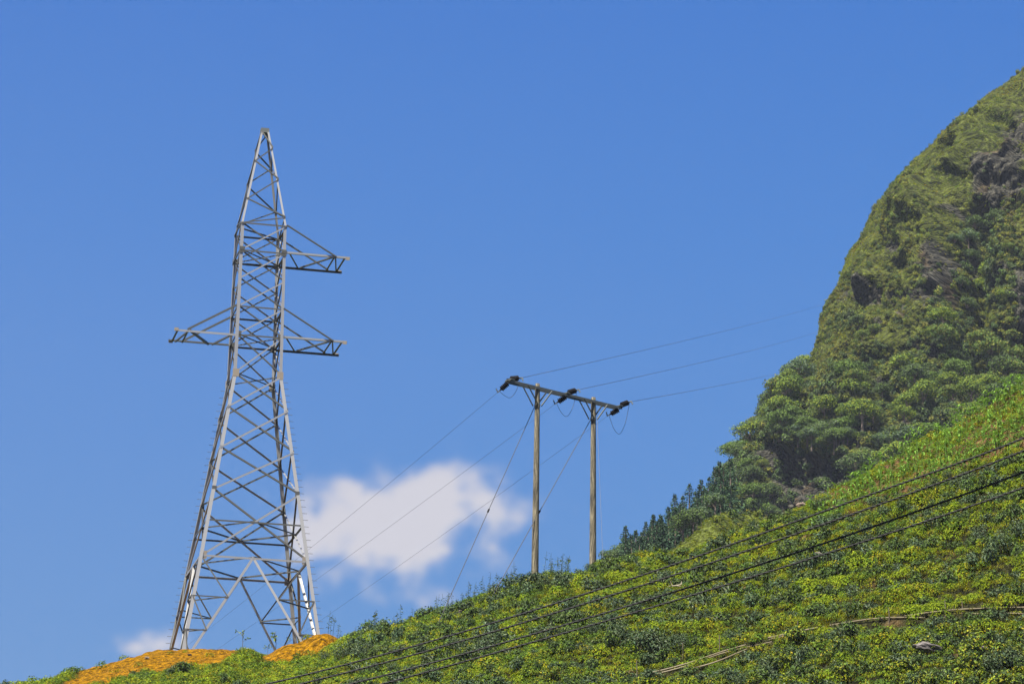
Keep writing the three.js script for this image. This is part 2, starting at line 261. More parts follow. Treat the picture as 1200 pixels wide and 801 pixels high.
// ---------------------------------------------------------------- the steel lattice tower
const LG = (() => { const s = new THREE.Shape(), t = .13; s.moveTo(0, 0); s.lineTo(1, 0); s.lineTo(1, t); s.lineTo(t, t); s.lineTo(t, 1); s.lineTo(0, 1); s.lineTo(0, 0); const g = new THREE.ExtrudeGeometry(s, { depth: 1, bevelEnabled: false }); return g; })();
// an angle bar from A to B: heel on the line, one flange along x, the other along the normal
function bar(parent, name, A, B, size, x, m) {
  const z = B.clone().sub(A), len = z.length(); z.divideScalar(len);
  const xx = x.clone().addScaledVector(z, -x.dot(z)).normalize(), yy = V3().crossVectors(z, xx);
  const o = mesh(name, LG, m, parent); o.position.copy(A); o.quaternion.setFromRotationMatrix(new THREE.Matrix4().makeBasis(xx, yy, z)); o.scale.set(size, size, len); return o;
}
{
  const D0 = 186, c0 = at(288.4, 668, D0), alpha = Math.atan2(c0.x, D0), fwd = V3(Math.sin(alpha), 0, -Math.cos(alpha)), right = V3(Math.cos(alpha), 0, Math.sin(alpha)), psi = THREE.MathUtils.degToRad(8.2);
  const e1 = right.clone().multiplyScalar(Math.cos(psi)).addScaledVector(fwd, Math.sin(psi)), e2 = fwd.clone().multiplyScalar(Math.cos(psi)).addScaledVector(right, -Math.sin(psi));
  // levels: near face height and width as surveyed
  const surveyed = { foot: [795, 176], ring1: [653, 125], ring2: [611, 112], n3: [575, 101], n2: [526, 86.5], n1: [478, 71], waist: [438, 57], arm2: [393, 53.5], tie2: [359.5, 53], mid: [327, 53], arm1: [294, 53.5], top: [262, 53], p1: [252, 49.5], p2: [234, 42], p3: [208, 32], p4: [189, 24.5], p5: [172, 17.5], tip: [154, 9.5] };
  const L = {}; const axisX = c0.x;
  for (const [k, [v, w]] of Object.entries(surveyed)) {
    let y = c0.y, h = 1; for (let i = 0; i < 5; i++) { const dn = D0 - h * Math.cos(alpha), [uu] = px(V3(axisX, y, -D0)), p = at(uu, v, dn); y = p.y; const f = px(V3(axisX, y, -dn))[2]; h = w * f / F / Math.cos(psi) / 2; }
    L[k] = { y, h };
  }
  const baseY = L.foot.y, T = group('lattice_tower', V3(axisX, baseY, -D0));
  tag(T, 'tall grey steel lattice transmission tower standing on orange soil', 'transmission tower');
  const P = (l, s1, s2) => e1.clone().multiplyScalar(s1 * L[l].h).addScaledVector(e2, s2 * L[l].h).setY(L[l].y - baseY);
  const mid = (a, b, t = .5) => a.clone().lerp(b, t);
  const legRuns = [['foot', 'waist', .21], ['waist', 'top', .19], ['top', 'tip', .125]];
  for (const s1 of [-1, 1]) for (const s2 of [-1, 1]) {
    const leg = sub('leg', T);
    for (const [a, b, sz] of legRuns) { const A = P(a, s1, s2), B = P(b, s1, s2); if (a === 'foot') A.addScaledVector(B.clone().sub(A).normalize(), -1.2);
      const z = B.clone().sub(A).normalize(), x = e1.clone().multiplyScalar(-s1), y = e2.clone().multiplyScalar(-s2); // both flanges point inwards, heel outwards
      const flip = V3().crossVectors(z, x).dot(y) < 0; bar(leg, 'leg_section', A, B, sz, flip ? y : x, M.steel); }
    for (const [l, sz] of [['waist', .5], ['ring1', .5], ['arm2', .42], ['arm1', .42], ['n3', .34]]) { const q = mesh('gusset_plate', new THREE.BoxGeometry(sz * .8, sz, .03), l === 'ring1' || l === 'waist' ? M.plate : M.steelDull, leg); q.position.copy(P(l, s1, s2)).addScaledVector(e1, -s1 * sz * .28).addScaledVector(e2, s2 * .035); q.rotation.y = Math.atan2(-e1.z, e1.x); }
    if (s1 < 0 && s2 > 0 || s1 > 0 && s2 < 0) { const pg = new THREE.CylinderGeometry(.014, .014, .3, 5); pg.rotateZ(Math.PI / 2); for (let k = 0; k < 46; k++) { const t = k / 46, A = P('foot', s1, s2), B = P('waist', s1, s2), q = A.lerp(B, t); const b = mesh('climbing_peg', pg, M.steelDull, leg); b.position.copy(q).addScaledVector(e1, s1 * .13); b.rotation.y = Math.atan2(-e1.z, e1.x); } }
  }
  const faces = [[[-1, -1], [1, -1], V3().copy(e2).negate()], [[1, -1], [1, 1], e1.clone()], [[1, 1], [-1, 1], e2.clone()], [[-1, 1], [-1, -1], V3().copy(e1).negate()]];
  faces.forEach(([a, b, n], fi) => {
    const face = sub('bracing_face', T), q = (l, s) => P(l, s[0], s[1]);
    const br = (A, B, sz, o = 0, m = M.steelDull, nm = 'brace') => bar(face, nm, A.clone().addScaledVector(n, o), B.clone().addScaledVector(n, o), sz, UP.clone().cross(n).lengthSq() ? V3().crossVectors(B.clone().sub(A), n).normalize() : UP, m);
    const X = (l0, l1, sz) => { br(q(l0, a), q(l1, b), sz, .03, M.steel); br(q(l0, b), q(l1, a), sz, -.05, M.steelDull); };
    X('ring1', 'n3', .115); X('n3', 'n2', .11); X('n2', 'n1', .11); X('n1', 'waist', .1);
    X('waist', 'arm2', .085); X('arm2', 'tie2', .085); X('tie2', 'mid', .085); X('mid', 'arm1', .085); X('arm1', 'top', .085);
    for (const l of ['arm2', 'arm1', 'tie2', 'top']) br(q(l, a), q(l, b), .1, .05, M.steelDull, 'strut');
    br(q('ring1', a), q('ring1', b), .12, .06, M.steel, 'strut'); br(q('ring2', a), q('ring2', b), .1, .06, M.steelDull, 'strut');
    const zig = ['top', 'p1', 'p2', 'p3', 'p4', 'p5', 'tip']; for (let k = 0; k < 6; k++) br(q(zig[k], (k + fi) % 2 ? b : a), q(zig[k + 1], (k + fi) % 2 ? a : b), .08, .02);
    // K panel below the first ring with its redundant members
    const ap = mid(q('ring1', a), q('ring1', b)), fa = q('foot', a), fb = q('foot', b);
    for (const [ft, rg] of [[fa, q('ring1', a)], [fb, q('ring1', b)]]) {
      br(ap, ft, .15, .04, M.steel, 'main_diagonal');
      const d1 = mid(ap, ft, .34), d2 = mid(ap, ft, .62), l1 = mid(rg, ft, .34), l2 = mid(rg, ft, .62), l0 = rg;
      br(l0, d1, .085, .08); br(l1, d1, .075, .08); br(l1, d2, .085, .08); br(l2, d2, .075, .08); br(l2, mid(ap, ft, .86), .075, .08);
    }
  });
  const plan = sub('plan_bracing', T);
  for (const l of ['ring1', 'ring2']) { const m4 = [[0, -1], [1, 0], [0, 1], [-1, 0]].map(([x, y]) => P(l, x, y)); for (let k = 0; k < 4; k++) bar(plan, 'brace', m4[k], m4[(k + 1) % 4], .09, UP, M.steelDull); }
  for (const l of ['arm1', 'arm2', 'waist']) { bar(plan, 'brace', P(l, -1, -1), P(l, 1, 1), .08, UP, M.steelDull); bar(plan, 'brace', P(l, -1, 1), P(l, 1, -1), .08, V3(0, -1, 0), M.steelDull); }
  // hip bracing between neighbouring main diagonals
  for (const s1 of [-1, 1]) for (const s2 of [-1, 1]) for (const t of [.34, .62]) { const ft = P('foot', s1, s2), A = P('ring1', s1, 0).lerp(ft, t), B = P('ring1', 0, s2).lerp(ft, t); bar(plan, 'brace', A, B, .075, UP, M.steelDull); }
  // cross-arms: flat ladders of two chords laced in plan, carried by two ties
  function arm(l, tieL, s, len) {
    const A = sub('cross_arm', T), N = (t, s2) => P(l, s, s2).addScaledVector(e1, s * len * t), nUp = V3(0, 1, 0);
    const inDir = (s2) => e2.clone().multiplyScalar(-s2);
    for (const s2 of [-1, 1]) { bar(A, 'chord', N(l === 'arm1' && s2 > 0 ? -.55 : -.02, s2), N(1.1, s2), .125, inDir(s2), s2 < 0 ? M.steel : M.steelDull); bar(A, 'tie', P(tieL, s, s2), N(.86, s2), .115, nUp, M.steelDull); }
    for (const [t0, z0, t1, z1, sz] of [[.06, -1, .33, 1, .1], [.37, 1, .82, -1, .13], [.84, 1, .84, -1, .11], [1.02, 1, 1.02, -1, .12], [.84, -1, .99, 1, .09]]) bar(A, 'lacing', N(t0, z0).setY(L[l].y - baseY - .04), N(t1, z1).setY(L[l].y - baseY - .04), sz, nUp, M.steelDull);
    for (const s2 of [-1, 1]) { const p = mesh('hanger_plate', new THREE.BoxGeometry(.26, .2, .03), M.plate, A); p.position.copy(N(1.06, s2)); p.rotation.y = Math.atan2(-e1.z, e1.x); }
  }
  arm('arm1', 'top', 1, 3.75); arm('arm2', 'tie2', 1, 3.75); arm('arm2', 'tie2', -1, 3.55);
  const cap = mesh('peak_cap', new THREE.BoxGeometry(.52, .3, .52), M.darkSteel, T); cap.position.copy(P('tip', 0, 0)).add(V3(0, .1, 0)); cap.rotation.y = Math.atan2(-e1.z, e1.x);
}

// ---------------------------------------------------------------- the twin-pole frame and its lines
const hf = {};
{
  const t1 = at(630, 449.5, 164); let lo = 150, hi = 185; for (let k = 0; k < 40; k++) { const m = (lo + hi) / 2; at(695.5, 465.5, m).y < t1.y ? lo = m : hi = m; } const t2 = at(695.5, 465.5, lo);
  const ax = t2.clone().sub(t1).setY(0), gap = ax.length(); ax.normalize(); const nr = V3(-ax.z, 0, ax.x); if (nr.z < 0) nr.negate();
  const G = group('twin_pole_frame', V3(t1.x, groundY(t1.x, -t1.z), t1.z)), o = G.position; tag(G, 'two concrete utility poles joined by a double cross-beam on the ridge', 'utility pole');
  const Lc = (p) => p.clone().sub(o);
  for (const [top, foot] of [[t1, at(626.6, 690, 163.7)], [t2, at(694.8, 676, -t2.z)]]) {
    const gy = groundY(foot.x, -foot.z) - .8, b = V3(foot.x, gy, foot.z), hgt = top.y - gy, N = 36, lathe = []; for (let k = 0; k <= N; k++) { const t = k / N; lathe.push(new THREE.Vector2(lerp(.205, .135, t) * (t > .995 ? .9 : 1), t * hgt)); } lathe.push(new THREE.Vector2(0.001, hgt));
    const g = new THREE.LatheGeometry(lathe, 20), pa = g.attributes.position, cc = []; for (let k = 0; k < pa.count; k++) { const n = .5 + .5 * fbm(pa.getX(k) * 6, pa.getY(k) * .55, pa.getZ(k) * 6 + b.x, 3); cc.push(lerp(.27, .32, n), lerp(.235, .285, n), lerp(.155, .19, n)); } g.setAttribute('color', new THREE.Float32BufferAttribute(cc, 3));
    const p = mesh('pole', g, M.concrete, G); p.position.copy(Lc(b)); p.quaternion.setFromUnitVectors(UP, top.clone().sub(b).normalize());
  }
  const yb = t1.y - .2, along = (t, n = 0, y = yb) => t1.clone().setY(y).addScaledVector(ax, t).addScaledVector(nr, n);
  const span0 = -2.15, span1 = gap + 2.05;
  for (const s of [-1, 1]) bar(G, 'cross_beam', Lc(along(span0, s * .17)), Lc(along(span1, s * .17)), .14, V3(0, -1, 0), M.darkSteel);
  for (const t of [0, gap]) for (const s of [-1, 1]) for (const side of [-1, 1]) bar(G, 'knee_brace', Lc(along(t + side * .12, s * .16, yb - 1.05)), Lc(along(t + side * .88, s * .16, yb - .08)), .085, nr.clone().multiplyScalar(s), M.darkSteel);
  for (const t of [0, gap]) { const c = mesh('clamp_band', new THREE.CylinderGeometry(.168, .17, .14, 18), M.darkSteel, G); c.position.copy(Lc(along(t, 0, yb - 1.06))); }
  for (const t of [span0 + .15, gap / 2, span1 - .15]) { const c = mesh('spacer_plate', new THREE.BoxGeometry(.25, .05, .52), M.darkSteel, G); c.position.copy(Lc(along(t, 0, yb + .03))); c.rotation.y = Math.atan2(-ax.z, ax.x); }
  // line insulators: a pair at each of three points along the beam
  const insG = (() => { const pts = [[.001, 0], [.03, 0], [.03, .26]]; for (let k = 0; k < 5; k++) { const y = .26 + k * .1; pts.push([.085, y], [.155, y + .025], [.16, y + .05], [.1, y + .07], [.085, y + .095]); } pts.push([.04, .78], [.04, .86], [.001, .86]); return new THREE.LatheGeometry(pts.map((p) => new THREE.Vector2(...p)), 18); })();
  const fitG = mergeGeometries([(() => { const g = new THREE.BoxGeometry(.06, .2, .06); g.translate(0, .88, 0); return g; })(), (() => { const g = new THREE.BoxGeometry(.05, .26, .05); g.rotateZ(1.3); g.translate(.1, .98, 0); return g; })()]);
  hf.ends = []; const words = [['beam end past the thick pole', 'end'], ['beam middle between the poles', 'mid'], ['beam end past the thin pole', 'far']];
  const tips = [[[584, 459], [621, 442]], [[650.5, 473], [683, 455]], [[715.5, 485], [747, 467.5]]];
  [span0 + .05, gap / 2 + .12, span1 - .02].forEach((t, k) => {
    const row = []; [0, 1].forEach((w) => {
      const A = along(t, (w ? -.18 : .18), yb + (w ? .1 : -.04)), d = -A.z + (w ? .7 : -.1), B = at(tips[k][w][0], tips[k][w][1], d), dir = B.clone().sub(A).normalize();
      const ins = group('line_insulator', A); ins.quaternion.setFromUnitVectors(UP, dir); mesh('shed_stack', insG, M.porcelain, ins); const fm = mesh('clamp_fitting', fitG, M.darkSteel, ins);
      tag(ins, ['ribbed insulator pulling towards the tower at the ', 'ribbed insulator pulling towards the mountain at the '][w] + words[k][0], 'insulator', 'line insulators'); row.push(A.clone().addScaledVector(dir, .9));
    }); hf.ends.push(row);
  });
  Object.assign(hf, { along, gap, yb, t1, t2, ax, nr });
}
function wireMesh(name, pts, r, m, segs = 60, n = 6) { const c = new THREE.CatmullRomCurve3(pts); return mesh(name, new THREE.TubeGeometry(c, segs, r, n, false), m); }
function sag(A, B, s, n = 14) { const o = []; for (let k = 0; k <= n; k++) { const t = k / n, p = A.clone().lerp(B, t); p.y -= 4 * s * t * (1 - t); o.push(p); } return o; }
{
  const L = [[20, 895, 400], [0, 920, 400], [20, 950, 400]], R = [[985, 350, 640], [975, 383, 632], [968, 421, 624]];
  const w3 = ['thick pole', 'beam middle', 'thin pole'];
  hf.ends.forEach((e, k) => {
    tag(wireMesh('power_line', sag(e[0], at(...L[k]), 1.2), .0075, M.wire), 'thin power line running from the ' + w3[k] + ' down past the tower', 'power line', 'lines going down to the valley');
    tag(wireMesh('power_line', sag(e[1], at(...R[k]), .45), .0125, M.wire, 90), 'thin power line running from the ' + w3[k] + ' up to the mountain', 'power line', 'lines going up to the mountain');
    const lo = e[0].clone().lerp(e[1], .5); lo.y -= [.75, 1.15, 1.5][k];
    tag(wireMesh('jumper_wire', [e[0], e[0].clone().lerp(lo, .55).setY(lerp(e[0].y, lo.y, .8)), lo, e[1].clone().lerp(lo, .5).setY(lerp(e[1].y, lo.y, .72)), e[1]], .012, M.wire, 30), 'slack jumper wire looping under the beam at the ' + w3[k], 'wire', 'jumper wires');
  });
  const guys = [[hf.along(-.05, -.1, hf.yb - 1.0), [508, 712, 160], 'thick pole'], [hf.along(hf.gap - .05, -.1, hf.yb - 1.0), [568, 696, 161], 'thin pole']];
  for (const [a, b, w] of guys) { const B = at(...b); B.y = Math.min(B.y, groundY(B.x, -B.z)) - .1; tag(wireMesh('guy_wire', [a, a.clone().lerp(B, .5), B], .021, M.wire, 20), 'taut guy wire slanting from the ' + w + ' to the ridge', 'guy wire', 'guy wires'); const i = mesh('guy_insulator', new THREE.CylinderGeometry(.05, .05, .2, 10), M.porcelain); i.position.copy(a).lerp(B, w === 'thick pole' ? .47 : .5); i.quaternion.setFromUnitVectors(UP, B.clone().sub(a).normalize()); tag(i, 'small dark strain insulator on the guy wire of the ' + w, 'insulator', 'guy insulators'); }
  const a = hf.along(hf.gap + .25, 0, hf.yb - .3), b = at(707, 662, 165.3); b.y = groundY(b.x, -b.z) - .05;
  tag(wireMesh('earth_wire', [a, a.clone().lerp(b, .5), b], .008, M.whiteTube, 12), 'pale earth wire dropping beside the thin pole', 'wire');
  // the twisted cables in front of the slope
  const C = [[[[1290, 470], [1200, 513], [1000, 586.5], [750, 674.5], [500, 752.5], [326, 798], [180, 830]], 'highest'], [[[1290, 488], [1200, 528], [1001, 601.5], [750, 686.5], [500, 762.5], [356, 800], [200, 836]], 'second highest'], [[[1290, 516], [1200, 553], [1001, 624.5], [750, 705.5], [500, 778], [410, 801], [240, 842]], 'second lowest'], [[[1290, 535], [1200, 571], [1001, 638], [750, 715.5], [500, 787], [420, 808], [260, 846]], 'lowest']];
  C.forEach(([pts, w], ci) => {
    const c = new THREE.CatmullRomCurve3(pts.map(([u, v], k) => at(u, v, lerp(58 + ci * .25, 72 + ci * .25, (1290 - u) / 1100)))), len = c.getLength(), turns = len / .42, N = 900, gs = [];
    const P = [], fr = c.computeFrenetFrames(N, false); for (let s = 0; s < 3; s++) { const q = []; for (let k = 0; k <= N; k++) { const t = k / N, an = t * turns * 6.28318 + s * 2.0944, p = c.getPointAt(t); p.addScaledVector(fr.normals[k], Math.cos(an) * .0125).addScaledVector(fr.binormals[k], Math.sin(an) * .0125); q.push(p); } const g = new GB(); g.tube(q, q.map(() => .0115), 5, [1, 1, 1]); gs.push(g.geo()); }
    tag(mesh('twisted_cable', mergeGeometries(gs), M.cable), w + ' black twisted cable of four hanging across the slope', 'cable', 'four cables in front of the slope');
  });
}

// ---------------------------------------------------------------- plants: shapes
function shrubGeo(n, R, hgt, leafL, leafW, tones, lobes, upB = .5) {
  const g = new GB(), L = []; for (let k = 0; k < lobes; k++) { const a = rr(0, 6.283), d = Math.sqrt(rnd()) * R * .62; L.push([V3(Math.cos(a) * d, rr(.3, .72) * hgt, Math.sin(a) * d), rr(.38, .6) * R]); }
  for (let k = 0; k < n; k++) { const [c, r] = L[k % lobes], d = randDir(.25), q = c.clone().addScaledVector(d, r * Math.pow(rnd(), .35)); if (q.y < .02) q.y = rr(.02, .15) * hgt; const nn = d.clone().multiplyScalar(.9).add(randDir(upB).multiplyScalar(.75)).normalize(), [dir, sd] = lay(nn); const s = leafL * rr(.65, 1.25); g.leaf(q, dir, sd, s, s * leafW / leafL, vary(pick(tones), .25), rr(0, .3)); }
  for (let k = 0; k < 3; k++) { const a = rr(0, 6.28); g.tube([V3(0, -.15, 0), V3(Math.cos(a) * R * .3, hgt * .5, Math.sin(a) * R * .3)], [.02 * R + .008, .01 * R + .004], 4, [.09, .07, .045]); }
  return g.geo();
}
function tuftGeo(n, R, hgt, w, tones, droop) { const g = new GB(); for (let k = 0; k < n; k++) { const a = rr(0, 6.283), d = rnd() * R, o = V3(Math.cos(a) * d * .7, -.03, Math.sin(a) * d * .7), dir = V3(Math.cos(a) * rr(.1, .9), 1, Math.sin(a) * rr(.1, .9)).normalize(); g.blade(o, dir, V3(-Math.sin(a), 0, Math.cos(a)), hgt * rr(.6, 1.2), w * rr(.7, 1.3), vary(pick(tones), .2), droop * rr(.4, 1.4)); } return g.geo(); }
function domeGeo(n, R, hgt, l, w, tones) { const g = new GB(); for (let k = 0; k < n; k++) { const d = randDir(.55); d.y = Math.abs(d.y); const q = V3(d.x * R, d.y * hgt, d.z * R).multiplyScalar(rr(.72, 1.05)), nn = d.clone().add(randDir(.4).multiplyScalar(.55)).normalize(), [dir, sd] = lay(nn), s = l * rr(.65, 1.3); g.leaf(q, dir, sd, s, w * s / l, vary(pick(tones), .2), rr(0, .3)); } return g.geo(); }
function herbGeo(n, R, hgt, l, w, tones) { const g = new GB(); for (let k = 0; k < n; k++) { const a = rr(0, 6.283), d = Math.sqrt(rnd()) * R, q = V3(Math.cos(a) * d, rr(.05, 1) * hgt * (1 - .5 * d / R), Math.sin(a) * d), [dir, sd] = lay(randDir(.9)); const s = l * rr(.6, 1.3); g.leaf(q, dir, sd, s, w * s / l, vary(pick(tones), .22), rr(0, .35)); } return g.geo(); }
const T = {                                            // leaf tones (linear base colours)
  yellow: [[.25, .23, .010], [.21, .22, .010], [.275, .235, .014], [.16, .185, .010]], lime: [[.15, .205, .009], [.19, .235, .010], [.115, .165, .009]], mid: [[.07, .12, .014], [.09, .145, .016], [.052, .095, .013]], dark: [[.035, .058, .018], [.05, .078, .022], [.028, .045, .016], [.09, .12, .05]], blue: [[.055, .10, .045], [.075, .12, .06], [.04, .075, .032], [.13, .17, .11]], dry: [[.20, .15, .05], [.16, .11, .04], [.24, .18, .07]], olive: [[.13, .145, .014], [.155, .16, .016], [.095, .112, .013]],
};
const protos = {
  herbYellow: [0, 1, 2, 3].map(() => tuftGeo(34, .38, .24, .026, T.yellow, .35)), herbLime: [0, 1, 2].map(() => domeGeo(90, .3, .26, .095, .045, T.lime)), herbMid: [0, 1].map(() => domeGeo(90, .3, .28, .095, .045, T.mid)), herbGold: [0, 1].map(() => domeGeo(100, .34, .26, .08, .038, [...T.yellow, ...T.lime, ...T.olive])), fern: [0, 1].map(() => tuftGeo(18, .2, .42, .035, [...T.lime, ...T.mid], .6)), dryTuft: [0, 1].map(() => tuftGeo(18, .15, .38, .016, [...T.dry, ...T.yellow], .35)),
  field: [0, 1, 2, 3, 4].map((k) => shrubGeo(380, .46, .62, .105, .05, k % 2 ? [...T.dark, ...T.blue] : [...T.dark, ...T.mid], 6)), lime: [0, 1, 2].map(() => shrubGeo(420, .5, .6, .11, .055, [...T.lime, ...T.mid], 7)), dark: [0, 1, 2].map(() => shrubGeo(900, .85, 1.15, .115, .055, [...T.dark, ...T.dark, ...T.blue], 11)), broad: [0, 1, 2].map(() => shrubGeo(420, .62, .75, .15, .08, [...T.lime, ...T.lime, ...T.mid, ...T.yellow, ...T.dark], 8)),
  mShrub: [0, 1, 2].map((k) => shrubGeo(240, 1.0, 1.3, .3, .17, [T.olive, [...T.mid, ...T.olive], [...T.dark, ...T.mid]][k], 5)), mTuft: [0, 1].map((k) => tuftGeo(34, .55, .55, .045, k ? [...T.olive, ...T.yellow] : T.olive, .5)),
};
function Scatter(name, label, category, geo, m) { const mats = [], cols = []; return { put(p, s, sy, n, c, tilt = .25) { const up = n ? UP.clone().lerp(n, tilt).normalize() : UP, q = new THREE.Quaternion().setFromUnitVectors(UP, up).multiply(new THREE.Quaternion().setFromAxisAngle(UP, rr(0, 6.283))); mats.push(new THREE.Matrix4().compose(p, q, V3(s, s * sy, s))); cols.push(c); }, get n() { return mats.length; }, done() { if (!mats.length) return; const o = new THREE.InstancedMesh(geo, m, mats.length); mats.forEach((x, i) => { o.setMatrixAt(i, x); o.setColorAt(i, cols[i]); }); o.name = numbered(name); o.castShadow = o.receiveShadow = true; tag(o, label, category, null, 'stuff'); scene.add(o); } }; }
const sc = {}; const S = (key, name, label, cat, geo, m) => sc[key] = geo.map((g) => Scatter(name, label, cat, g, m));
S('herbYellow', 'herb_cover', 'yellow green weeds covering the terraces', 'weeds', protos.herbYellow, M.grass);
S('herbLime', 'lime_weed_cover', 'bright green weeds among the shrubs', 'weeds', protos.herbLime, M.grass);
S('herbMid', 'green_weed_cover', 'mid green low weeds on the hillside', 'weeds', protos.herbMid, M.grass);
S('herbGold', 'golden_weed_cover', 'rounded yellow green weed clumps on the terraces', 'weeds', protos.herbGold, M.grass);
S('fern', 'fern_cover', 'arching fern fronds low on the hillside', 'ferns', protos.fern, M.grass);
S('dryTuft', 'dry_grass_cover', 'dry straw coloured grass tufts', 'grass', protos.dryTuft, M.grass);
S('field', 'shrub_cover', 'smaller dark shrubs farther up the terraces', 'shrubs', protos.field, M.leaf);
S('mShrub', 'mountain_shrub_cover', 'low scrub covering the mountain', 'shrubs', protos.mShrub, M.leaf);
S('mTuft', 'mountain_grass_cover', 'coarse grass on the mountain slopes', 'grass', protos.mTuft, M.grass);
const tone = (k) => { const s = 1 + rr(-k, k); return rgb(s * (1 + rr(-k, k) * .4), s, s * (1 + rr(-k, k) * .4)); };

// ---------------------------------------------------------------- plants on the near hillside
const nrmAt = (x, d) => V3(groundY(x - .4, d) - groundY(x + .4, d), .8, -(groundY(x, d - .4) - groundY(x, d + .4)) * -1).normalize();
// where the bamboo rails lie along the path; plants are trodden down just in front of them
const railRuns = [[[738, 801], [800, 784], [860, 765], [920, 750]], [[752, 799], [800, 788], [850, 774], [905, 757]], [[800, 793], [835, 782], [875, 770]], [[900, 753], [960, 742], [1030, 734], [1085, 729]], [[1060, 731], [1110, 724], [1160, 720], [1215, 722]], [[1140, 727], [1180, 724], [1220, 727]]].map((r) => r.map(([u, v]) => hitGround(u, v)));
const railSpots = []; for (const r of railRuns) { const c = new THREE.CatmullRomCurve3(r); for (let k = 0; k <= 40; k++) railSpots.push(c.getPointAt(k / 40)); }
const nearRail = (x, d, m) => railSpots.some((p) => Math.abs(p.x - x) < .28 + m && -p.z - d > -.25 - m && -p.z - d < .3 + m);
const inView = (p, m = 30) => { const [u, v] = px(p); return u > -m && u < W + m && v < H + 45; };
{
  let n = 0;
  for (let k = 0; k < 150000; k++) {
    const d = rr(119, 179), a = rr(-.185, .185), x = a * d; if (rnd() > d / 179) continue; const Dc = crest.D(a), Df = foot.D(a); if (d > Dc + 2.2 || d < Df - 2) continue;
    const y = groundY(x, d), p = V3(x, y, -d); if (!inView(p)) continue;
    const [u, v] = px(p), b = bare(x, d), mz = maizeZone(x, d);
    if (rnd() < sst(b, .25, .6) * .995) continue; if (rnd() < mz * .7 || (rnd() < .72 && nearRail(x, d, -.08))) continue;
    const f = nz(x * .16, d * .16, 50) + .5 * nz(x * .5, d * .5, 51), f2 = nz(x * .11, d * .2, 60) + .4 * nz(x * .7, d * .7, 61);
    const low = sst(v, 715, 775) * (1 - .4 * sst(f, 0, .4)), left = 1 - sst(u, 420, 640);
    if (nz(x * .33, d * .55, 22) > .42 && rnd() < .65) continue;
    let kind, r = rnd(); const kk = (groundBase(x, d) + .5 * nz(x * .09, d * .09) + .02 * x) / 1.3, fr = kk - Math.floor(kk), terr = sst(a, -.03, .02);
    if (terr > 0 && (fr < .14 || fr > .95) && rnd() < .8 * terr) continue;
    if (r < .05) kind = 'dryTuft'; else if (rnd() < low * .75 + left * .45) kind = rnd() < .35 ? pick(['herbYellow', 'herbGold']) : rnd() < .45 ? 'herbLime' : rnd() < .6 ? 'herbMid' : 'fern';
    else if (f2 > .38) kind = rnd() < .6 ? 'herbMid' : 'fern'; else if (f2 < -.5) kind = 'herbLime'; else kind = rnd() < (fr > .1 && fr < .55 ? .88 : .5) ? (rnd() < .72 ? 'herbYellow' : 'herbGold') : rnd() < .6 ? 'herbLime' : 'herbMid';
    const s = rr(.7, 1.25) * (.75 + .7 * sst(nz(x * 1.1, d * .8, 33), -.3, .5)); pick(sc[kind]).put(p, s, rr(.75, 1.25), null, tone(.22)); n++;
  }
  console.log('ground cover', n);
}
const railV = spline([738, 860, 960, 1060, 1140, 1215], [801, 765, 742, 731, 722, 722]);
const placeWord = (p) => { const [u, v] = px(p); return u < 420 ? 'below the lattice tower' : u < 720 ? 'below the twin utility poles' : v > railV(u) ? 'below the bamboo rails' : v > railV(u) - 45 ? 'just above the bamboo rails' : u > 950 ? 'between the rails and the maize plot' : 'between the rails and the grassy shoulder'; };
const shrubs = [];
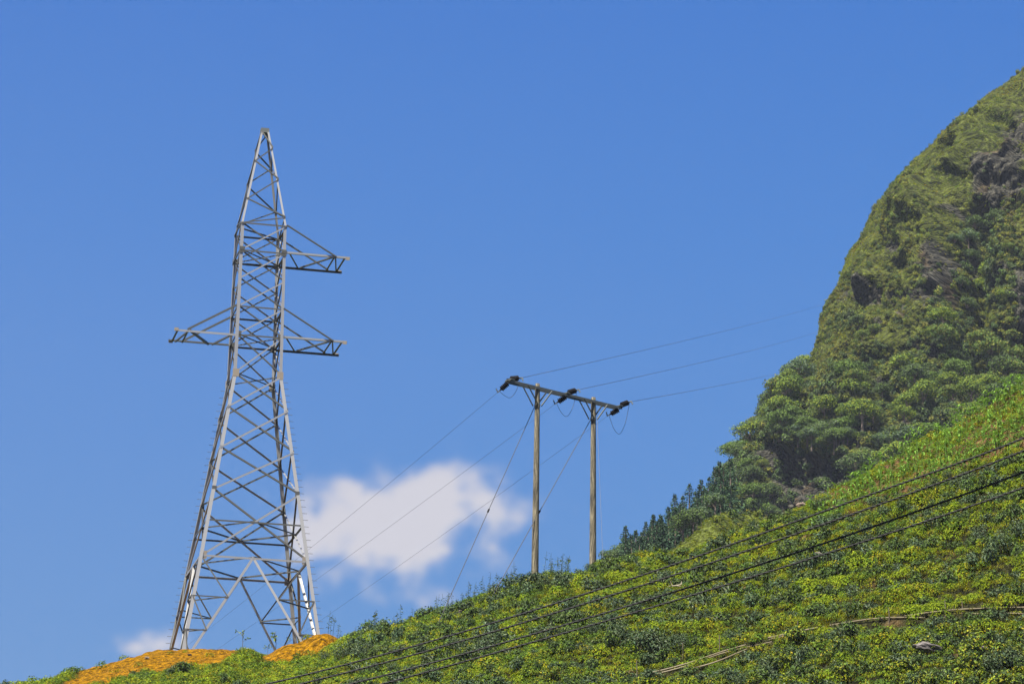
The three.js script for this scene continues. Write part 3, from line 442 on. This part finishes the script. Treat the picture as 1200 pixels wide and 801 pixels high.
{
  // rows of dark shrubs following the terraces
  const phase = (x, d) => (groundBase(x, d) + .5 * nz(x * .09, d * .09) + .02 * x) / 1.3;
  const tryShrub = (x, d) => { const p = V3(x, groundY(x, d), -d); if (!inView(p) || bare(x, d) > .15 || maizeZone(x, d) > .35 || nearRail(x, d, .2)) return; if (shrubs.some((q) => Math.abs(q.x - x) < .36 && Math.abs(q.z + d) < .5)) return; shrubs.push(p); };
  for (let a = -.05; a < .185; a += .0026) for (const [ph, keep] of [[.04, 1], [.55, .2]]) {
    const aa = a + rr(-.0012, .0012), Df = foot.D(aa), Dc = crest.D(aa); let last = null;
    for (let d = Df; d < Dc - 1; d += .12) { const k = Math.floor(phase(aa * d, d) - ph); if (last !== null && k !== last) { const dd = d + rr(-.25, .25), x = aa * dd, den = sst(nz(x * .12, dd * .25, 77) + .5 * nz(x * .4, dd * .4, 78), -.8, -.25); if (rnd() < keep * den) tryShrub(x, dd); } last = k; }
  }
  for (let k = 0; k < 900; k++) { const d = rr(119, 172), a = rr(-.17, .185); if (d > crest.D(a) - .3 || d < foot.D(a)) continue; if (rnd() < (a < -.02 ? .7 : .3) * sst(nz(a * d * .2, d * .2, 79), -.2, .3)) tryShrub(a * d, d); }
  shrubs.sort((a, b) => b.z - a.z);
  shrubs.forEach((p, i) => { const s = rr(.75, 1.55), k = Math.floor(rnd() * 5); if (i < 300) { const o = mesh('field_shrub', protos.field[k], M.leaf); o.position.copy(p); o.rotation.y = rr(0, 6.283); o.scale.set(s, s * rr(.8, 1.2), s); tag(o, (s < .98 ? 'small ' : s > 1.28 ? 'large ' : 'mid-sized ') + (k % 2 ? 'blue green' : 'dark green') + ' leafy shrub on the terraces ' + placeWord(p), 'shrub', 'shrubs in rows on the terraces'); } else sc.field[k].put(p, s, rr(.8, 1.2), null, tone(.18)); });
  console.log('shrubs', shrubs.length);
  const free = (p) => bare(p.x, -p.z) < .2 && !nearRail(p.x, -p.z, .3);
  const place = (name, protoList, label, cat, grp, list) => { for (const [u, v, s] of list) { const p = hitGround(u, v); if (!p || !free(p)) continue; const o = mesh(name, pick(protoList), M.leaf); o.position.copy(p); o.rotation.y = rr(0, 6.283); o.scale.set(s, s * rr(.85, 1.15), s); tag(o, (s < .65 ? 'small ' : s > .9 ? 'large ' : '') + label + (label.endsWith('rails') ? '' : ' ' + placeWord(p)), cat, grp); } };
  const scatterList = (n, u0, u1, v0, v1, s0, s1) => Array.from({ length: n }, () => [rr(u0, u1), rr(v0, v1), rr(s0, s1)]);
  place('leafy_shrub', protos.broad, 'bright broad-leaved shrub below the bamboo rails', 'shrub', 'broad-leaved shrubs below the rails', [...scatterList(62, 880, 1210, 752, 830, .55, 1.1), ...scatterList(26, 560, 900, 792, 830, .5, .9)]);
  place('dark_bush', protos.dark, 'dark rounded bush among yellow weeds', 'bush', 'large dark bushes on the slope', [[556, 778, 1.2], [575, 770, 1.05], [535, 768, .8], [752, 768, 1.35], [724, 762, 1.1], [776, 775, 1.1], [700, 745, .6], [800, 765, .7], [690, 770, .6], [640, 755, .6], [1128, 575, .8], [1112, 568, .55], [1150, 640, .8], [1175, 655, 1.0], [1195, 640, .9], [985, 600, .7], [964, 603, .8], [945, 612, .6], [1170, 792, 1.0], [1195, 785, .9], [900, 800, .9], [870, 810, .8], [980, 790, .6], [460, 792, .6], [425, 770, .7], [400, 776, .8], [380, 780, .6], [445, 770, .6], [640, 690, .6], [655, 686, .5], [500, 742, .5], [690, 672, .5], [708, 668, .5]]);
  place('lime_shrub', protos.lime, 'rounded light green shrub', 'shrub', 'light green shrubs on the hillside', [...scatterList(46, 300, 900, 745, 815, .5, 1), ...scatterList(40, 420, 760, 690, 760, .4, .8), ...scatterList(26, 130, 420, 775, 815, .5, .9), ...scatterList(30, 780, 1200, 600, 720, .4, .75)]);
  for (const [u, v, s] of [[404, 744, 1.25], [418, 742, .9], [388, 748, .7], [640, 681, .95], [618, 684, .8], [655, 678, .6], [66, 802, .9], [40, 812, .9], [85, 797, .6], [20, 818, .9], [110, 800, .7]]) { const p = hitGround(u, v, 100, 190); if (!p || !free(p)) continue; const o = mesh('ridge_bush', pick(protos.lime), M.leaf); o.position.copy(p); o.scale.setScalar(s); o.rotation.y = rr(0, 6); tag(o, 'leafy green bush on the crest of the ridge', 'bush', 'bushes on the ridge'); }
}
// tall flowering weeds against the sky along the crest
{
  const weed = () => { const g = new GB(), h = rr(.8, 1.35), lean = V3(rr(-.12, .12), 0, rr(-.12, .12)); g.tube([V3(0, -.2, 0), V3(lean.x * .4, h * .5, lean.z * .4), V3(lean.x, h, lean.z)], [.013, .01, .006], 4, [.05, .065, .025]); const n = 22; for (let k = 0; k < n; k++) { const t = rr(.25, 1), o = V3(lean.x * t, h * t, lean.z * t), a = rr(0, 6.283), dir = V3(Math.cos(a), rr(-.2, .7), Math.sin(a)).normalize(), top = t > .82; g.leaf(o.addScaledVector(dir, rr(0, .07)), dir, sideOf(dir), rr(.07, .16) * (top ? .8 : 1.1), rr(.03, .06), vary(pick(top ? [...T.olive, ...T.dark] : [...T.mid, ...T.dark]), .25), .2); } return g.geo(); };
  const W7 = Array.from({ length: 7 }, weed), us = [];
  for (const [u0, u1, n, s0, s1] of [[385, 402, 4, .8, 1.1], [440, 470, 12, .7, 1.15], [470, 510, 8, .4, .8], [505, 560, 24, .55, 1.05], [560, 602, 26, .6, 1.2], [636, 668, 16, .7, 1.2], [670, 692, 4, .3, .6], [600, 625, 4, .4, .7], [395, 440, 8, .3, .7], [702, 740, 8, .3, .6], [0, 90, 6, .3, .6]]) for (let k = 0; k < n; k++) us.push([rr(u0, u1), rr(s0, s1)]);
  for (const [u, s] of us) { const a0 = at(u, 700, 165), a = a0.x / 165, d = crest.D(a) + rr(-1.8, .4), x = a * d, o = mesh('tall_weed', pick(W7), M.leaf); o.position.set(x, groundY(x, d), -d); o.rotation.y = rr(0, 6.28); o.scale.setScalar(s); tag(o, (s < .6 ? 'short' : s > .95 ? 'very tall' : 'tall') + ' slender weed against the sky ' + (u < 100 ? 'at the low end of the orange soil' : u < 445 ? 'beside the small orange mound' : u < 515 ? 'between the orange mound and the guy wires' : u < 605 ? 'by the feet of the guy wires' : u < 672 ? 'beside the thick utility pole' : 'beside the thin utility pole'), 'weed', 'tall weeds along the ridge'); }
  const sap = [[283, 764, 1.35, 'beside the main mound of orange soil'], [322, 764, 1.5, 'under the tower by the small orange mound'], [313, 766, .9, 'lowest of those under the tower'], [336, 752, .8, 'on the small orange mound under the tower']];
  for (const [u, v, s, w] of sap) { const a0 = at(u, v, 173), d = 172.8, x = a0.x / 173 * d, g = new GB(), h = 1; g.tube([V3(0, -.3, 0), V3(.03, .5, 0), V3(.0, h, .02)], [.014, .011, .006], 4, [.10, .085, .05]); for (let b = 0; b < 4; b++) { const a = rr(0, 6.28), t = rr(.5, .95), o = V3(.01, h * t, 0), e = o.clone().add(V3(Math.cos(a) * .28, .16, Math.sin(a) * .28)); g.tube([o, e], [.007, .004], 3, [.10, .085, .05]); for (let k = 0; k < 9; k++) { const dir = randDir(.3); g.leaf(o.clone().lerp(e, rr(.4, 1)), dir, sideOf(dir), rr(.09, .15), .055, vary(pick([...T.mid, ...T.lime]), .2), .2); } } const o = mesh('sapling', g.geo(), M.leaf); o.position.set(x, groundY(x, d), -d); o.scale.setScalar(s); tag(o, 'thin young sapling ' + w, 'sapling', 'saplings by the tower'); }
}
// maize on the upper terrace
{
  const maize = () => { const g = new GB(), h = rr(.75, 1.05); g.tube([V3(0, -.15, 0), V3(rr(-.03, .03), h, rr(-.03, .03))], [.02, .008], 5, [.12, .19, .04]); for (let k = 0; k < 9; k++) { const a = k * 2.7 + rr(-.4, .4), t = rr(.15, .95), dir = V3(Math.cos(a), rr(.7, 1.3), Math.sin(a)).normalize(); g.blade(V3(0, h * t, 0), dir, V3(-Math.sin(a), 0, Math.cos(a)), rr(.45, .65), .075, vary([.13, .24, .03], .22), rr(.5, 1)); } return g.geo(); };
  const P6 = Array.from({ length: 6 }, maize); let n = 0; const put = [];
  for (let k = 0; k < 9000 && n < 270; k++) { const d = rr(136, 164), a = rr(.09, .175), x = a * d; if (maizeZone(x, d) < .3 + .4 * rnd()) continue; const p = V3(x, groundY(x, d), -d); if (!inView(p, 8)) continue; if (put.some((q) => q.distanceToSquared(p) < .2)) continue; put.push(p); const o = mesh('maize_plant', pick(P6), M.grass), s = rr(.8, 1.4); o.position.copy(p); o.rotation.y = rr(0, 6.28); o.scale.setScalar(s); tag(o, (s < 1 ? 'short' : s > 1.2 ? 'tall' : 'mid-height') + ' bright green maize plant in the orange soil plot', 'maize plant', 'maize on the upper terrace'); n++; }
  console.log('maize', n);
}
// bamboo rails and stakes, stones, dead branch
{
  let ri = 0; const rail = (pts, r, label) => { const P = railRuns[ri++].map((p) => p.clone().add(V3(0, .2, 0))), g = new GB(), c = new THREE.CatmullRomCurve3(P), n = 26, q = [], rad = []; for (let k = 0; k <= n; k++) { q.push(c.getPointAt(k / n)); rad.push(r * (1 - .3 * k / n) * (k % 4 === 0 ? 1.12 : 1)); } g.tube(q, rad, 8, [.13, .105, .055]); tag(mesh('bamboo_rail', g.geo(), M.bamboo), label, 'bamboo rail', 'bamboo rails'); };
  rail(null, .042, 'long weathered bamboo rail, uppermost at the stacked end');
  rail(null, .04, 'weathered bamboo rail, second in the stacked bundle');
  rail(null, .045, 'short bamboo rail lying lowest in the stacked bundle');
  rail(null, .045, 'bamboo rail joining the bundle to the level stretch');
  rail(null, .042, 'level bamboo rail along the path beside two stakes');
  rail(null, .04, 'short bamboo rail lying under the level one');
  const stake = (u, v, h, w) => { const p = hitGround(u, v); if (!p) return; const g = new GB(); g.tube([V3(0, -.2, 0), V3(.02, h * .5, 0), V3(0, h, .02)], [.028, .026, .022], 6, [.09, .07, .045]); const o = mesh('wooden_stake', g.geo(), M.bamboo); o.position.copy(p); tag(o, 'thin dark wooden stake ' + w, 'stake', 'stakes beside the rails'); };
  stake(746, 803, 1.1, 'at the low end of the bamboo bundle'); stake(843, 772, 1.0, 'at the middle of the bamboo bundle'); stake(1042, 733, .75, 'where the level rail begins'); stake(1108, 724, .75, 'halfway along the level rail'); stake(1128, 724, .55, 'short and pale beside the level rail'); stake(935, 748, .7, 'at the upper end of the bundle'); stake(800, 775, .8, 'behind the bamboo bundle');
  const stone = (u, v, sx, sy, sz, tonec, label, up = 0) => { const p = hitGround(u, v); if (!p) return; const g = new THREE.IcosahedronGeometry(1, 4), a = g.attributes.position, cc = [], se = u * .1; for (let k = 0; k < a.count; k++) { const q = V3().fromBufferAttribute(a, k), n = 1 + .38 * nz(q.x * 1.3 + se, q.y * 1.3, q.z * 1.3) + .16 * nz(q.x * 3.7 + se, q.y * 3.7, q.z * 3.7); q.multiplyScalar(n); a.setXYZ(k, q.x, q.y, q.z); const t = .8 + .5 * nz(q.x * 2.4 + se, q.y * 5, q.z * 2.4); cc.push(...tonec.map((v) => v * t)); } g.setAttribute('color', new THREE.Float32BufferAttribute(cc, 3)); g.computeVertexNormals(); const o = mesh('stone', g, M.stone); o.position.copy(p).add(V3(0, up, 0)); o.scale.set(sx, sy, sz); o.rotation.set(0, .3, -.12); tag(o, label, 'stone'); };
  stone(1090, 772, .66, .26, .45, [.34, .30, .28], 'broad grey boulder among shrubs below the bamboo rails', .32);
  stone(1155, 770, .3, .16, .25, [.36, .31, .27], 'small pale stone on bare soil beside the boulder', .12);
  stone(653, 693, .17, .2, .15, [.42, .38, .32], 'pale upright stone below the thick utility pole', .2);
  stone(707, 660, .15, .15, .12, [.5, .47, .43], 'small whitish stone at the foot of the earth wire', .2);
  stone(541, 722, .24, .14, .2, [.34, .27, .2], 'tan stone half buried below the guy wires', .18);
  stone(587, 711, .22, .12, .2, [.34, .3, .25], 'flat grey stone on the slope between guy wire and thick pole', .18);
  stone(940, 597, .3, .2, .2, [.45, .34, .25], 'reddish stone at the low corner of the maize plot', .18);
  stone(960, 655, .24, .12, .2, [.40, .34, .29], 'pale flat stone below the cables in mid slope', .18);
  stone(172, 772, .14, .08, .1, [.55, .42, .28], 'tiny pale stone lying on the orange soil', .05);
  stone(222, 768, .12, .07, .1, [.10, .06, .04], 'tiny dark clod lying on the orange soil', .04);
  const p = hitGround(795, 692); if (p) { const g = new GB(), c = [.26, .22, .15]; g.tube([V3(-.5, .2, 0), V3(-.1, .24, .05), V3(.15, .32, 0), V3(.2, .75, -.05)], [.03, .035, .03, .015], 6, c); g.tube([V3(-.1, .24, .05), V3(.3, .16, .1), V3(.75, .25, .05)], [.03, .028, .015], 6, c); g.tube([V3(-.3, .22, .03), V3(-.42, .5, 0)], [.02, .008], 5, c); const o = mesh('dead_branch', g.geo(), M.bamboo); o.position.copy(p); tag(o, 'bleached forked dead branch lying between the cables', 'branch'); }
}

// ---------------------------------------------------------------- the wooded mountain
const treeKinds = [];
{
  const trunkM = M.bark;
  function broad(tones, R, hgt, n, lobes) {
    const t = new GB(); t.tube([V3(0, -.6, 0), V3(.1, hgt * .3, 0), V3(0, hgt * .62, .1)], [.24, .18, .1], 6, [1, 1, 1]);
    const L = []; for (let k = 0; k < lobes; k++) { const a = k * 2.4 + rr(-.5, .5), d = Math.sqrt((k + .5) / lobes) * R * .78; const c = V3(Math.cos(a) * d, hgt * (.82 - .38 * (d / R) * rr(.5, 1.2)), Math.sin(a) * d); L.push([c, rr(.3, .48) * R]); if (k % 2 === 0) t.tube([V3(0, hgt * rr(.25, .5), 0), c.clone().multiplyScalar(.55).setY(c.y * .8), c], [.1, .06, .03], 4, [1, 1, 1]); }
    const g = new GB(); for (let k = 0; k < n; k++) { const [c, r] = L[k % lobes], d = randDir(.3), q = c.clone().addScaledVector(d.clone().multiply(V3(1, .72, 1)), r * Math.pow(rnd(), .22)), [dir, sd] = lay(d.clone().add(randDir(.2).multiplyScalar(.65)).normalize()), s = rr(.2, .4); g.leaf(q, dir, sd, s, s * .64, vary(pick(tones), .22), .2); }
    return [t.geo(), g.geo()];
  }
  const defs = [['dark', [...T.dark, ...T.mid]], ['mid', [...T.mid, ...T.mid, ...T.olive]], ['blue', [...T.blue, ...T.mid]], ['lime', [...T.lime, ...T.mid]], ['olive', [...T.olive, ...T.mid]], ['mid', T.mid]];
  for (const [k, tones] of defs) for (let j = 0; j < 2; j++) treeKinds.push([k, ...broad(tones, rr(2.4, 3.1), rr(4.4, 6.2), 2200, 15)]);
  const lab = { dark: 'dark green bushy tree on the mountain', mid: 'mid green rounded tree on the mountain', blue: 'blue green dense tree on the mountain', lime: 'bright yellow green tree on the mountain', olive: 'dull olive tree on the mountain' };
  function tree(p, want, s) { const c = treeKinds.filter((k) => k[0] === want), [k, tg, cg] = pick(c), o = group('broadleaf_tree', p); o.rotation.y = rr(0, 6.283); o.scale.set(s, s * rr(.85, 1.15), s); mesh('trunk', tg, trunkM, o); mesh('crown', cg, M.leaf, o); const [tu, tv] = px(p); tag(o, (s < .75 ? 'small ' : s > 1.05 ? 'large ' : '') + lab[k] + (tv < 440 ? ' among the rock faces' : tu < 1010 && tv < 540 ? ' above the dark cliff' : tv > 540 ? ' at the foot of the cliff' : ' behind the maize plot'), 'tree', 'trees on the mountain'); }
  // points of the mountain face by bearing and elevation
  const tab = []; for (let k = 0; k < 26000; k++) { const phi = rr(-.5, 1.75), y = rr(Y0, Y1), o = mtnAt(phi, y); const [u, v] = px(o.p); o.u = u; o.v = v; if (u < W + 45 && v < H && v > -20 && o.n.dot(o.p.clone().normalize()) < .25) tab.push(o); }
  const near = (u, v) => { let best = null, bd = 1e9; for (const o of tab) { const q = (o.u - u) ** 2 + (o.v - v) ** 2; if (q < bd) { bd = q; best = o; } } return best; };
  const at2 = (u, v, kind, s) => { const o = near(u, v); tree(o.p.clone().addScaledVector(o.n, -.4), kind, s); };
  for (const [u, v, k, s] of [[1162, 336, 'lime', 1.0], [1150, 350, 'lime', .8], [1178, 362, 'lime', .75], [1104, 388, 'lime', 1.15], [1108, 412, 'mid', 1.2], [1092, 402, 'lime', .7], [1120, 432, 'dark', 1], [1132, 296, 'blue', .95], [1122, 288, 'blue', .8], [1140, 318, 'dark', .9], [1128, 340, 'dark', .8], [1134, 365, 'dark', .8], [998, 374, 'blue', .95], [1006, 388, 'dark', .9], [990, 384, 'dark', .7], [1022, 392, 'mid', .7], [1172, 292, 'olive', .8], [1186, 300, 'mid', .8], [1146, 272, 'dark', .9], [1165, 262, 'dark', .8], [1150, 408, 'olive', 1.2], [1180, 410, 'olive', 1.2], [1164, 424, 'mid', 1.3], [1192, 428, 'mid', 1.1], [1175, 446, 'dark', 1.2], [1146, 446, 'dark', .9], [1060, 460, 'lime', .7], [1064, 446, 'dark', .8], [1010, 400, 'mid', .6]]) at2(u, v, k, s);
  // the wood on the lower face
  let n = 0; const taken = [];
  for (const o of tab) { if (n >= 210) break; if (o.g.cl > .25) continue; const w = o.g.wood * sst(o.v, 425, 470); if (w < .4 || o.v > 640) continue; if (o.v < 480 && rnd() < .35) continue; if (taken.some((q) => q.distanceToSquared(o.p) < 9)) continue; taken.push(o.p); const right = sst(o.u, 1010, 1080), r = rnd(); tree(o.p.clone().addScaledVector(o.n, -.5), r < .28 - .1 * right ? 'dark' : r < .55 ? 'mid' : r < .68 - .1 * right ? 'blue' : r < .88 ? 'lime' : 'olive', rr(.5, 1.35)); n++; }
  // trees leaning out over the cliff
  for (let k = 0; k < 34; k++) { const u = rr(882, 1005), o = near(u, region(u, 560).lip - rr(0, 14)); if (o) { tree(o.p.clone().addScaledVector(o.n, .2), pick(['dark', 'blue', 'mid', 'dark']), rr(.6, 1)); n++; } }
  console.log('mountain trees', n);
  // shrubs and grass
  let ns = 0, ng = 0;
  for (let k = 0; k < 60000; k++) {
    const phi = rr(-.45, 1.7), y = rr(Y0 + 4, Y1), o = mtnAt(phi, y), [u, v] = px(o.p); if (u > W + 40 || v < -30 || v > 640 || o.n.dot(o.p.clone().normalize()) > .3) continue;
    const rk = sst(o.g.rock, .35, .7), w = o.g.wood, cn = fbm(o.p.x * .07, y * .07, o.p.z * .07, 3), pShrub = clamp(.08 + .5 * w + .75 * sst(cn, .0, .35) + .45 * sst(u, 1010, 1100) * sst(v, 220, 330), 0, .95) * (1 - .85 * rk) * (1 - .72 * (1 - sst(u - silU(v), 60, 150)) * (1 - sst(v, 300, 380)));
    if (rnd() < pShrub * .55) { const dk = rnd() < .25 + .4 * w + .3 * rk; const s = rr(.4, 1.25) * lerp(.75, 1.25, sst(o.g.wood, .2, .8)); sc.mShrub[dk ? 2 : rnd() < .6 ? 0 : 1].put(o.p.clone().addScaledVector(o.n, -.1), s, rr(.7, 1.15), o.n, tone(.25), .35); ns++; }
    else if (rnd() > rk * .93) { const s = rr(.35, .95), hue = fbm(o.p.x * .11, y * .09, o.p.z * .11 + 40, 3); sc.mTuft[rnd() < .5 ? 0 : 1].put(o.p, s, rr(.5, 1.2), o.n, tone(.25).multiply(hue > .25 ? rgb(1.3, 1.12, .85) : hue < -.2 ? rgb(.62, .9, .75) : rgb(1.15, 1.3, .75)), .4); ng++; }
  }
  console.log('mountain shrubs', ns, 'grass', ng);
  // grass on the shoulder below the cliff
  for (let k = 0; k < 15000; k++) { const d = rr(262, 318), a = rr(.02, .2), x = a * d, p = V3(x, shoulderY(x, d), -d), [u, v] = px(p); if (u < 700 || u > 1000 || v > 680 || d > shoulder.D(a) + 3) continue; const l = rnd() < .06; if (l && u > 840) sc.mShrub[rnd() < .5 ? 1 : 2].put(p, rr(.3, .8), 1, null, tone(.25)); else pick(sc.mTuft).put(p, rr(.35, .75), rr(.6, 1), null, tone(.18).multiply(rgb(1.05, 1.2, .9))); }
}
// conifers on the slope behind the shoulder
{
  function conifer(h) {
    const t = new GB(); t.tube([V3(0, -1, 0), V3(0, h * .6, 0), V3(0, h, 0)], [.16, .09, .02], 6, [1, 1, 1]);
    const g = new GB(), nW = 17; for (let k = 0; k < nW; k++) { const f = k / (nW - 1), y = h * (.1 + .88 * f) + rr(-.15, .15), R = h * .21 * Math.pow(1 - f, .85) + .08, nb = 8; for (let b = 0; b < nb; b++) { const a = b / nb * 6.283 + k * 1.1 + rr(-.3, .3), L = R * rr(.65, 1.2), d = V3(Math.cos(a), rr(-.28, .12), Math.sin(a)).normalize(); for (let q = 0; q < 9; q++) { const s = rr(.2, 1), o = V3(0, y + rr(-.22, .22), 0).addScaledVector(d, L * s), dir = d.clone().add(randDir(.1).multiplyScalar(.9)).normalize(); g.leaf(o, dir, sideOf(dir), rr(.28, .45) * (1.1 - .6 * f), rr(.12, .2) * (1.1 - .5 * f), vary(pick([[.035, .08, .034], [.05, .10, .042], [.026, .06, .028]]), .2), .25); } } }
    return [t.geo(), g.geo()];
  }
  const kinds = [8.2, 7, 9.2, 6.2].map(conifer), list = [];
  for (const [u, tv] of [[733, 617], [745, 622], [757, 612], [766, 602], [775, 607], [783, 593], [791, 580], [800, 580], [797, 590], [808, 566], [815, 575], [822, 564], [831, 558], [838, 548], [843, 543], [848, 545], [826, 575], [786, 605], [752, 625], [770, 615], [812, 590], [804, 600], [834, 572], [840, 565], [778, 615], [762, 622], [740, 630], [820, 585], [856, 538], [795, 600]]) list.push([u, tv, rr(425, 440)]);
  for (let k = 0; k < 52; k++) { const u = rr(722, 846); list.push([u, 648 - (u - 722) * .62 + rr(-12, 8), rr(405, 428)]); }
  for (const [u, tv, d] of list) { const top = at(u, tv, d), y = forestY(top.x, d), h = clamp(top.y - y, 3.5, 14), k = pick(kinds), i = kinds.indexOf(k), s = h / [8.2, 7, 9.2, 6.2][i], o = group('conifer', V3(top.x, y, -d)); o.rotation.y = rr(0, 6.28); const w = clamp(s, .9, 1.25) * rr(1.05, 1.4); o.scale.set(w, s, w); mesh('trunk', k[0], M.bark, o); mesh('crown', k[1], M.leaf, o); tag(o, (h < 6 ? 'short' : h > 9 ? 'tall' : 'mid-height') + ' dark pointed conifer behind the grassy shoulder' + (u < 765 ? ', at its low end' : u > 815 ? ', next to the mountain' : ''), 'conifer', 'conifers behind the shoulder'); }
  for (const [u, v, d, s] of [[918, 455, 0, 1], [909, 468, 0, .8], [876, 492, 0, .6], [869, 528, 0, .7], [930, 440, 0, .9]]) { const p = mtn(.06, at(u, v + 14, 640).y).p, o = group('conifer', p.add(V3(0, -.4, 0))); mesh('trunk', kinds[1][0], M.bark, o); mesh('crown', kinds[1][1], M.leaf, o); o.scale.setScalar(s * .62); tag(o, 'small lone conifer on the edge of the mountain', 'conifer', 'lone conifers on the mountain edge'); }
  const more = [...treeKinds.filter((k) => k[0] === 'blue' || k[0] === 'dark')];
  for (const [u, v, d, s] of [[716, 656, 410, .62], [725, 652, 410, .6], [708, 662, 410, .5], [730, 645, 412, .6], [800, 622, 402, .8], [822, 606, 404, .7], [812, 612, 400, .7], [838, 590, 404, .7]]) { const p = at(u, v + 14, d), k = pick(more), o = group('broadleaf_tree', p); mesh('trunk', k[1], M.bark, o); mesh('crown', k[2], M.leaf, o); o.scale.setScalar(s); tag(o, 'small broad-leaved tree among the conifers behind the shoulder', 'tree', 'trees among the conifers'); }
}
for (const k of Object.values(sc)) for (const s of k) s.done();

renderer.render(scene, camera);
